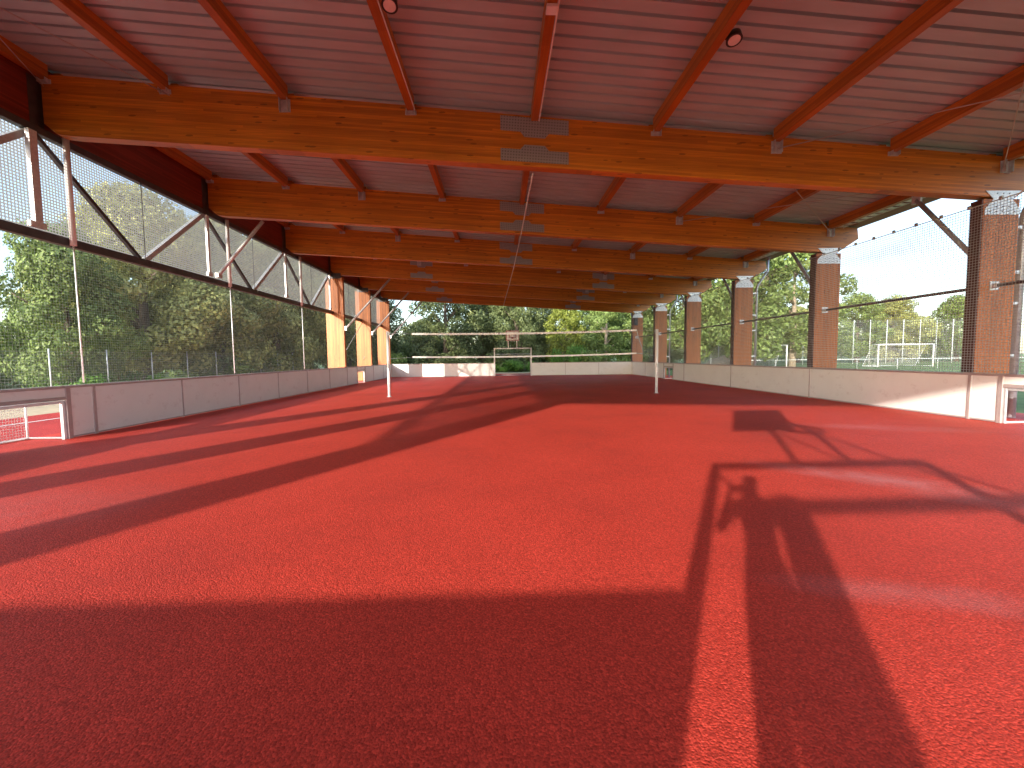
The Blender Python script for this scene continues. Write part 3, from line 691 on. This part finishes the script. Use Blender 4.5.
for i, (x, y, k, s, sz, lab) in enumerate([
    (-30.0, 20.0, 2, 0.85, 0.80, 'dark leafy tree cut off by the left photo edge behind the ball net'),
    (-19.8, 20.3, 2, 0.60, 0.74, 'low mid-green tree behind the weeds, nearest at the left edge'),
    (-20.5, 25.5, 0, 1.02, 1.05, 'big olive-green oak with rounded clumps behind the wire fence, left of the longest truss diagonal'),
    (-20.0, 31.0, 1, 1.08, 1.12, 'tall olive-green oak in the middle of the left opening'),
    (-19.0, 37.0, 0, 1.05, 1.15, 'olive-green oak behind the fence, seen right of the tall white net tubes'),
    (-19.5, 44.0, 1, 1.1, 1.15, 'oak seen just left of the first orange column of the oak side'),
    (-17.5, 50.0, 0, 1.0, 1.1, 'oak seen between the orange columns of the oak side'),
    (-29.0, 33.0, 1, 1.1, 1.25, 'oak crown rising in the gap behind the front row of oaks'),
    (-29.0, 44.0, 2, 1.2, 1.35, 'back-row green tree behind the middle oaks on the left')]):
    put_tree('oak_tree', OAK[k], x, y, s, i * 1.3, lab, 'tree', G1, sz)
G2 = 'trees beyond the far end of the court'
for i, (m, x, y, s, sz, lab) in enumerate([
    (DRK[0], -13.6, 50, 0.75, 0.9, 'narrow dark tree beside the gap of sky, just right of the slim volleyball post'),
    (DRK[1], -5.8, 47, 1.0, 1.1, 'broad dark green tree above the far boards, left of the far goal'),
    (DRK[0], -2.0, 52, 0.9, 1.05, 'dark tree second to the left of the far goal'),
    (DRK[1], 2.2, 50, 0.85, 1.1, 'dark tree right behind the far basketball backboard'),
    (OAK[0], 0.0, 60, 1.0, 1.2, 'olive tree top behind the far basketball backboard'),
    (YEL[0], 7.6, 48, 0.72, 0.80, 'bright yellow-green tree right of the far goal'),
    (DRK[0], 5.8, 56, 0.9, 1.1, 'dark tree behind the yellow-green one'),
    (MID[0], 11.8, 54, 1.1, 1.15, 'green tree between the yellow-green tree and the bare-stemmed one'),
    (MID[1], 11.6, 46, 0.85, 0.82, 'thin-crowned tree with pale branching stem above the far boards'),
    (MID[0], 16.0, 50, 1.0, 1.05, 'green tree beside the last column of the pitch side'),
    (DRK[1], 19.5, 54, 0.95, 1.1, 'dark tree seen between the two farthest columns of the pitch side'),
    (OAK[1], -11.2, 64, 1.0, 0.7, 'distant pale tree low in the sky gap above the far boards')]):
    put_tree('tree', m, x, y, s, 0.7 + i * 1.9, lab, 'tree', G2, sz)
G3 = 'trees on the football pitch side'
for i, (m, x, y, s, sz, lab) in enumerate([
    (MID[0], 21.0, 47, 1.15, 1.25, 'tree seen between the third and fourth columns of the pitch side'),
    (MID[0], 25.2, 42, 1.25, 1.45, 'tallest green tree of the pitch side, between the second and third columns'),
    (MID[1], 33.0, 47, 1.35, 1.42, 'loose-crowned tree left of the second column, edge showing right of it'),
    (OAK[0], 33.5, 64, 1.1, 1.15, 'olive tree behind the tall fence, seen past the second column'),
    (MID[0], 44.0, 72, 1.2, 0.95, 'low rounded tree behind the tall fence, right of the second column'),
    (OAK[1], 53.0, 74, 1.2, 0.95, 'low olive tree behind the tall fence above the nearer football goal'),
    (MID[0], 62.0, 72, 1.3, 1.12, 'rounded green tree behind the tall fence left of the nearest column'),
    (OAK[0], 70.0, 74, 1.3, 1.05, 'olive tree behind the tall fence hidden partly by the nearest column'),
    (MID[0], 82.0, 74, 1.3, 1.1, 'green tree at the right photo edge behind the tall fence')]):
    put_tree('tree', m, x, y, s, 0.3 + i * 2.3, lab, 'tree', G3, sz)
# shrubs and weeds
def shrub(seed, mat, w, h, n, leaf):
    rng = random.Random(seed); bl = []
    for i in range(14):
        a = rng.uniform(0, 6.3); r = w * rng.random() ** .6 * .8; q = rng.uniform(.25, .45) * w
        bl.append((r * math.cos(a), r * math.sin(a), h * rng.uniform(.2, .8), q, q, h * .25))
    me = leaf_cloud('foliage', mat, bl, n, leaf, seed, 0.2)
    st = MB()
    for i in range(7):
        a = i * .9; st.tube([(0, 0, 0), (w * .4 * math.cos(a), w * .4 * math.sin(a), h * .7)], 0.02, 5)
    so = st.build('stem', M['bark']); sm = so.data; bpy.data.objects.remove(so)
    return me, sm
SH = [shrub(51, M['leaf_fresh'], 1.6, 1.5, 3500, 0.13), shrub(52, M['leaf_mid'], 2.0, 2.4, 4500, 0.16), shrub(53, M['leaf_dark'], 2.2, 2.6, 5000, 0.16)]
for i, (k, x, y, s, sz, lab) in enumerate([
    (0, -19.0, 19.5, 1.0, 0.8, 'bright green weeds above the boards at the left photo edge'),
    (0, -18.6, 22.2, 0.8, 0.75, 'bright green weed clump in front of the low mid-green tree'),
    (1, -19.3, 29.0, 1.3, 0.8, 'green undergrowth beneath the big oak'),
    (1, -19.3, 34.5, 1.3, 0.85, 'green undergrowth beneath the tall middle oak'),
    (1, -18.5, 41.0, 1.2, 0.9, 'green undergrowth left of the first orange column of the oak side'),
    (1, -10.6, 44.0, 0.8, 1.0, 'light green shrub below the gap of sky beyond the far boards'),
    (0, 0.4, 44.5, 1.0, 0.8, 'fresh green shrub seen through the far goal, left half'),
    (0, 2.3, 44.0, 1.1, 0.9, 'fresh green shrub seen through the far goal, right half'),
    (2, -6.0, 44.5, 1.7, 0.8, 'dark hedge-like shrub above the left far boards'),
    (2, 1.2, 46.5, 1.7, 1.0, 'dark shrub behind the fresh green ones in the far goal'),
    (0, 7.1, 44.0, 1.2, 1.9, 'tall fresh green shrub right of the far goal'),
    (1, 10.0, 44.5, 1.2, 1.1, 'green shrub at the foot of the bare-stemmed tree'),
    (1, 14.2, 45.0, 1.1, 1.0, 'green shrub left of the last column of the pitch side'),
    (2, 17.5, 46.0, 1.4, 1.0, 'dark shrub between the two farthest columns of the pitch side'),
    (1, 39.5, 62.0, 1.4, 0.9, 'round green shrub beside the nearer football goal')]):
    t = empty('shrub', (x, y, -0.05), lab, 'shrub', 'shrubs round the pavilion'); t.scale = (s, s, sz); t.rotation_euler.z = i
    for nm, me in (('foliage', SH[k][0]), ('stem', SH[k][1])):
        o = bpy.data.objects.new(nm, me); col.objects.link(o); o.parent = t
# far woodland masses
def wood_mass(name, x0, x1, y0, y1, h, seed, mat, n, label=None):
    rng = random.Random(seed); bl = []
    for i in range(60):
        r = rng.uniform(1.8, 3.2); bl.append((rng.uniform(x0, x1), rng.uniform(y0, y1), rng.uniform(0.4, 1.0) ** 1 * h * rng.uniform(.3, 1), r, r, r * .8))
    me = leaf_cloud(name, mat, bl, n, 0.34, seed); o = bpy.data.objects.new(name, me); col.objects.link(o)
    tag(o, label, 'woodland', None, 'stuff')
wood_mass('woodland', -45, -26, 50, 75, 9, 61, M['leaf_dark'], 22000, 'distant dark woodland behind the oaks on the left')
wood_mass('woodland', -46, -31, 8, 48, 4.5, 64, M['leaf_mid'], 20000, 'distant undergrowth low behind the left oaks')
wood_mass('woodland', 30, 90, 78, 88, 6, 65, M['leaf_mid'], 22000, 'distant low trees behind the tall netting fence')
wood_mass('woodland', 4, 30, 62, 75, 8.5, 62, M['leaf_mid'], 24000, 'distant green woodland beyond the far end of the court')
wood_mass('woodland', -22, -4, 56, 66, 4.5, 63, M['leaf_dark'], 16000, 'low dark woodland beyond the far end, left of the goal')

# ------------------------------------------------------------------ fences and football pitch
def fence_y(x, y0, y1, h, step, label):
    t = empty('wire_fence', (x, (y0 + y1) / 2, 0), label, 'fence')
    y = y0
    while y <= y1 + .01: MB().tube([(x, y, -0.05), (x, y, h + .05)], 0.025, 8).build('fence_post', M['galv'], t); y += step
    MB().quad((x, y0, 0), (x, y1, 0), (x, y1, h), (x, y0, h)).build('wire_mesh', M['fence_mesh_y'], t)
def fence_x(y, x0, x1, h, step, label, mat='fence_mesh_x', r=0.03, pm='galv', name='wire_fence'):
    t = empty(name, ((x0 + x1) / 2, y, 0), label, 'fence')
    x = x0
    while x <= x1 + .01: MB().tube([(x, y, -0.05), (x, y, h)], r, 8).build('fence_post', M[pm], t); x += step
    MB().quad((x0, y + r + .01, 0), (x1, y + r + .01, 0), (x1, y + r + .01, h), (x0, y + r + .01, h)).build('wire_mesh', M[mat], t)
fence_y(-17.9, 10, 45, 2.0, 2.5, 'low grey wire mesh fence in front of the oaks')
fence_x(45.6, 8, 26, 2.2, 2.5, 'grey wire mesh fence beyond the far boards, right of the far goal')
fence_x(60, 24, 82, 6.3, 2.46, 'tall pale netting fence with many posts behind the football pitch', 'tall_mesh', 0.06, 'fence_post', 'ball_fence')
# pitch rail
t = empty('pitch_barrier', (50, 40, 0), 'low pale barrier rail along the near edge of the football pitch', 'barrier')
MB().tube([(22, 40, 0.95), (80, 40, 0.95)], 0.035, 8).build('rail', M['fence_post'], t)
for i in range(15): MB().tube([(22.5 + 4 * i, 40, -.05), (22.5 + 4 * i, 40, 0.95)], 0.035, 8).build('post', M['fence_post'], t)
def football_goal(x0, x1, y, h, label, back=2.0):
    t = empty('football_goal', ((x0 + x1) / 2, y, 0), label, 'football goal', 'football goals on the grass pitch')
    r = 0.07; f = MB(); f.tube([(x0, y, -.05), (x0, y, h), ], r, 10); f.tube([(x1, y, -.05), (x1, y, h)], r, 10); f.tube([(x0 - r, y, h), (x1 + r, y, h)], r, 10)
    f.build('goal_frame', M['white_metal'], t)
    g = MB()
    for x in (x0, x1): g.tube([(x, y, h), (x, y + .8, h), (x, y + back, 0.05), (x, y, .05)], 0.03, 8)
    g.tube([(x0, y + back, .05), (x1, y + back, .05)], .03, 8); g.build('net_support', M['galv'], t)
    MB().quad((x0, y + back, 0.05), (x1, y + back, .05), (x1, y + .8, h), (x0, y + .8, h)).build('net', M['goal_netx'], t)
football_goal(41.6, 47.8, 45.5, 2.44, 'white football goal on the grass, left of the nearest column of the pitch side')
football_goal(26.3, 31.0, 45.0, 2.44, 'white football goal seen between the second and third columns of the pitch side')
o = MB().box(43.9, 44.9, 41, 41.5, -0.05, 1.1).build('notice_board', plain('blue_grey_paint', (0.12, 0.2, 0.32), 0.5), None)
MB().box(43.95, 44.0, 41.1, 41.4, 1.1, 2.2)
bpy.data.objects.remove(o)
# earth pile
rng = random.Random(5); m_ = MB(); rings = 7; seg = 18; vs = [(28.0, 52, 1.5)]; fs = []
for i in range(1, rings + 1):
    for k in range(seg):
        a = 2 * math.pi * k / seg; rr = 2.6 * i / rings * (1 + rng.uniform(-.07, .07)); vs.append((28 + rr * math.cos(a) * 1.2, 52 + rr * math.sin(a), max(-0.1, 1.5 * (1 - (i / rings) ** 1.2) + rng.uniform(-.06, .06))))
for k in range(seg): fs.append((0, 1 + k, 1 + (k + 1) % seg))
for i in range(rings - 1):
    for k in range(seg): a = 1 + i * seg; fs.append((a + k, a + seg + k, a + seg + (k + 1) % seg, a + (k + 1) % seg))
o = m_.add(vs, fs, True).build('earth_mound', plain('brown_earth', (0.30, 0.20, 0.13), 0.95, 0, .3, 3, .5)); tag(o, 'brown earth mound behind the football goal between the second and third columns', 'mound')

# ------------------------------------------------------------------ the photographer (stands just behind the camera, seen by the shadow)
def skin_obj(name, verts, edges, radii, mat, parent, root=0, sub=2):
    me = bpy.data.meshes.new(name); o0 = wpos(parent)
    me.from_pydata([(x - o0.x, y - o0.y, z - o0.z) for x, y, z in verts], edges, [])
    me.materials.append(mat); ob = bpy.data.objects.new(name, me); col.objects.link(ob); ob.parent = parent
    sm = ob.modifiers.new('Skin', 'SKIN'); ss = ob.modifiers.new('Sub', 'SUBSURF'); ss.levels = sub; ss.render_levels = sub
    if not me.skin_vertices: me.attributes.new('skin', 'FLOAT', 'POINT') if False else None
    sv = me.skin_vertices[0].data if me.skin_vertices else None
    if sv:
        for i, r in enumerate(radii):
            sv[i].radius = (r, r) if not isinstance(r, tuple) else r
            sv[i].use_root = (i == root)
    sm.use_smooth_shade = True
    return ob
px_, py_ = 0.10, -0.22
T = empty('person', (px_, py_, 0), 'photographer in navy shirt and jeans holding a phone up, standing in the near goal', 'person')
V = [(px_, py_, 0.95), (px_, py_, 1.12), (px_, py_ - .01, 1.30), (px_, py_ - .01, 1.42), (px_, py_, 1.50), (px_, py_ + .015, 1.58), (px_, py_ + .015, 1.68), (px_, py_ + .005, 1.745)]
Rr = [(0.155, 0.10), (0.14, 0.095), (0.165, 0.11), (0.10, 0.08), (0.052, 0.055), (0.068, 0.08), (0.078, 0.095), (0.05, 0.06)]
Ed = [(i, i + 1) for i in range(7)]
def chain(start, pts, rad):
    p = start
    for q, r in zip(pts, rad): V.append(q); Rr.append(r); Ed.append((p, len(V) - 1)); p = len(V) - 1
    return p
for sx in (-1, 1):
    chain(0, [(px_ + sx * .085, py_, 0.86), (px_ + sx * .09, py_ + .01, 0.50), (px_ + sx * .09, py_ - .02, 0.12), (px_ + sx * .092, py_ - .02, 0.06), (px_ + sx * .10, py_ + .13, 0.035)], [0.095, 0.062, 0.042, 0.045, 0.035])
wl = chain(3, [(px_ - .17, py_, 1.42), (px_ - .335, py_ + .05, 1.20), (px_ - .20, py_ + .13, 1.42), (px_ - .148, py_ + .165, 1.50)], [0.055, 0.042, 0.03, (0.036, 0.022)])
wr = chain(3, [(px_ + .17, py_, 1.42), (px_ + .22, py_ + .08, 1.22), (px_ + .10, py_ + .14, 1.41), (px_ + .045, py_ + .165, 1.49)], [0.055, 0.042, 0.03, (0.036, 0.022)])
body = skin_obj('body', V, Ed, Rr, M['skin'], T)
for side, wp in ((-1, V[wl]), (1, V[wr])):
    for f in range(4):
        L_ = (0.062, 0.072, 0.068, 0.052)[f]; bx = wp[0] - side * 0.0 + (0.014 if side > 0 else -0.014); zz = wp[2] + 0.020 - 0.018 * f + 0.02
        pts = [(bx, wp[1] - 0.004, zz), (bx - side * -0.010 * side * side, wp[1] + 0.012, zz + .012), (bx - side * L_ * .35, wp[1] + 0.020, zz + .022), (bx - side * L_ * .8, wp[1] + 0.016, zz + .020)]
        skin_obj('finger', pts, [(0, 1), (1, 2), (2, 3)], [0.0095, 0.009, 0.0085, 0.0075], M['skin'], body, 0, 1)
    pts = [(wp[0], wp[1] - 0.005, wp[2] - .005), (wp[0] - side * .03, wp[1] - 0.018, wp[2] + .012), (wp[0] - side * .055, wp[1] - 0.022, wp[2] + .028)]
    skin_obj('thumb', pts, [(0, 1), (1, 2)], [0.012, 0.011, 0.009], M['skin'], body, 0, 1)
# face
fy = py_ + .015 + .085; fc = MB()
fc.tube([(px_, fy - .01, 1.655), (px_, fy + .022, 1.622), (px_, fy - .01, 1.612)], .012, 8, True, [.006, .014, .008]); fc.build('nose', M['skin'], body)
for sx in (-1, 1):
    MB().tube([(px_ + sx * .03, fy - .012, 1.655), (px_ + sx * .03, fy + .001, 1.655)], .012, 10).build('eye', M['white_metal'], body)
    MB().tube([(px_ + sx * .03, fy + .0, 1.655), (px_ + sx * .03, fy + .004, 1.655)], .006, 10).build('pupil', M['black'], body)
    MB().tube([(px_ + sx * .072, py_ + .01, 1.61), (px_ + sx * .09, py_, 1.64), (px_ + sx * .088, py_ - .002, 1.665), (px_ + sx * .074, py_ + .008, 1.675)], .009, 8).build('ear', M['skin'], body)
MB().tube([(px_ - .024, fy - .008, 1.583), (px_, fy + .0, 1.580), (px_ + .024, fy - .008, 1.583)], .005, 8).build('mouth', M['red_paint'], body)
skin_obj('hair', [(px_, py_ - .03, 1.62), (px_, py_ - .015, 1.70), (px_, py_ + .02, 1.745)], [(0, 1), (1, 2)], [(0.078, 0.075), (0.082, 0.10), (0.05, 0.05)], M['hair'], T, 0)
skin_obj('shirt', [(px_, py_, 0.90), (px_, py_, 1.10), (px_, py_ - .01, 1.30), (px_, py_ - .01, 1.425), (px_ - .165, py_, 1.42), (px_ - .26, py_ + .03, 1.30), (px_ + .165, py_, 1.42), (px_ + .20, py_ + .05, 1.30)],
         [(0, 1), (1, 2), (2, 3), (3, 4), (4, 5), (3, 6), (6, 7)], [(0.145, .12), (0.14, .11), (0.155, .12), (0.11, .09), .07, .06, .07, .06], M['shirt'], T, 1)
skin_obj('trousers', [(px_, py_, 0.96), (px_ - .085, py_, 0.84), (px_ - .09, py_ + .01, .5), (px_ - .09, py_ - .02, .10), (px_ + .085, py_, 0.84), (px_ + .09, py_ + .01, .5), (px_ + .09, py_ - .02, .10)],
         [(0, 1), (1, 2), (2, 3), (0, 4), (4, 5), (5, 6)], [(0.13, .11), .09, .07, .062, .09, .07, .062], M['jeans'], T, 0)
for sx in (-1, 1):
    sh = MB(); x = px_ + sx * .10
    sh.prism([(x - .045, py_ - .09), (x + .045, py_ - .09), (x + .055, py_ + .08), (x + .03, py_ + .18), (x - .03, py_ + .18), (x - .05, py_ + .08)], 'z', 0, .035)
    sh.prism([(x - .042, py_ - .085), (x + .042, py_ - .085), (x + .05, py_ + .07), (x + .026, py_ + .165), (x - .026, py_ + .165), (x - .045, py_ + .07)], 'z', .0352, .08)
    sh.build('shoe', M['shoe'], T, bevel=.008)
def lean(o):
    for ch in o.children:
        if ch.type == 'MESH':
            for v in ch.data.vertices: v.co.x += 0.11 * (1 - (v.co.z) / 1.5)
        lean(ch)
lean(T)
ph = MB().box(-0.03, 0.125, -0.034, -0.026, 1.492, 1.568).build('phone', M['black'], None, bevel=.002); tag(ph, 'black phone held up in both hands by the photographer', 'phone')

# ------------------------------------------------------------------ light
AZ, EL = R(29.4), R(15.7)
sd = bpy.data.lights.new('sun', 'SUN'); sd.energy = 2.15; sd.angle = R(0.8); sd.color = (1.0, 0.90, 0.76)
so = bpy.data.objects.new('sun', sd); col.objects.link(so)
dirv = Vector((math.sin(AZ) * math.cos(EL), math.cos(AZ) * math.cos(EL), -math.sin(EL)))
so.rotation_euler = dirv.to_track_quat('-Z', 'Y').to_euler(); so.location = (-20, -40, 20)

w = bpy.data.worlds.new('World'); scene.world = w; w.use_nodes = True; nt = w.node_tree
bg = nt.nodes['Background']; sky = N(nt, 'ShaderNodeTexSky', sky_type='NISHITA', sun_disc=False, sun_elevation=EL, sun_rotation=R(209.4), air_density=1.0, dust_density=1.0, ozone_density=1.5)
tc = N(nt, 'ShaderNodeTexCoord'); mp = N(nt, 'ShaderNodeMapping'); mp.inputs['Scale'].default_value = (1.0, 1.0, 3.2); mp.inputs['Location'].default_value = (0.35, 0.2, 0.1); L(nt, tc.outputs['Generated'], mp.inputs[0])
cn = N(nt, 'ShaderNodeTexNoise', i_Scale=2.3, i_Detail=9.0, i_Roughness=0.58); L(nt, mp.outputs[0], cn.inputs['Vector'])
cf = ramp(nt, cn.outputs['Fac'], [(0.47, (0, 0, 0)), (0.64, (1, 1, 1))])
cn2 = N(nt, 'ShaderNodeTexNoise', i_Scale=4.0, i_Detail=6.0); L(nt, mp.outputs[0], cn2.inputs['Vector'])
cc = ramp(nt, cn2.outputs['Fac'], [(0.35, (1.6, 1.75, 2.0)), (0.65, (2.3, 2.35, 2.42))])
sep = N(nt, 'ShaderNodeSeparateColor'); L(nt, cf, sep.inputs[0])
# added fill: unseen cloud toward the sun boosted, the visible side kept dim
dt = N(nt, 'ShaderNodeVectorMath', operation='DOT_PRODUCT'); L(nt, tc.outputs['Generated'], dt.inputs[0]); dt.inputs[1].default_value = (-math.sin(AZ) * math.cos(EL), -math.cos(AZ) * math.cos(EL), math.sin(EL))
mr = N(nt, 'ShaderNodeMapRange', clamp=True); mr.inputs['From Min'].default_value = -0.1; mr.inputs['From Max'].default_value = 0.9; mr.inputs['To Min'].default_value = 1.0; mr.inputs['To Max'].default_value = 8.0
L(nt, dt.outputs['Value'], mr.inputs['Value'])
sc_ = N(nt, 'ShaderNodeVectorMath', operation='SCALE'); L(nt, cc, sc_.inputs[0]); L(nt, mr.outputs['Result'], sc_.inputs['Scale']); cc = sc_.outputs[0]
L(nt, mixc(nt, mathn(nt, 'MULTIPLY', sep.outputs[0], 0.85), sky.outputs[0], cc), bg.inputs['Color']); bg.inputs['Strength'].default_value = 0.125

# ------------------------------------------------------------------ camera
f_, ch, pi_, ya_, ro_ = 425.0, 1.5296, 0.0638, 0.0297, 0.0106
r0 = Vector((math.cos(ya_), -math.sin(ya_), 0)); fw = Vector((math.sin(ya_) * math.cos(pi_), math.cos(ya_) * math.cos(pi_), -math.sin(pi_))); u0 = r0.cross(fw)
c, s = math.cos(ro_), math.sin(ro_); rt = r0 * c - u0 * s; up = r0 * s + u0 * c
cd = bpy.data.cameras.new('camera'); cd.sensor_width = 36; cd.lens = f_ / 1024 * 36; cd.clip_start = 0.02; cd.clip_end = 1500
co = bpy.data.objects.new('camera', cd); col.objects.link(co)
co.matrix_world = Matrix(((rt.x, up.x, -fw.x, 0), (rt.y, up.y, -fw.y, 0), (rt.z, up.z, -fw.z, ch), (0, 0, 0, 1)))
scene.camera = co
vs_ = scene.view_settings; vs_.view_transform = 'Standard'; vs_.look = 'None'; vs_.exposure = 2.06; vs_.gamma = 1
try: vs_.use_curve_mapping = False
except Exception: pass
scene.render.engine = 'CYCLES'
scene.cycles.max_bounces = 8; scene.cycles.diffuse_bounces = 4; scene.cycles.transparent_max_bounces = 16
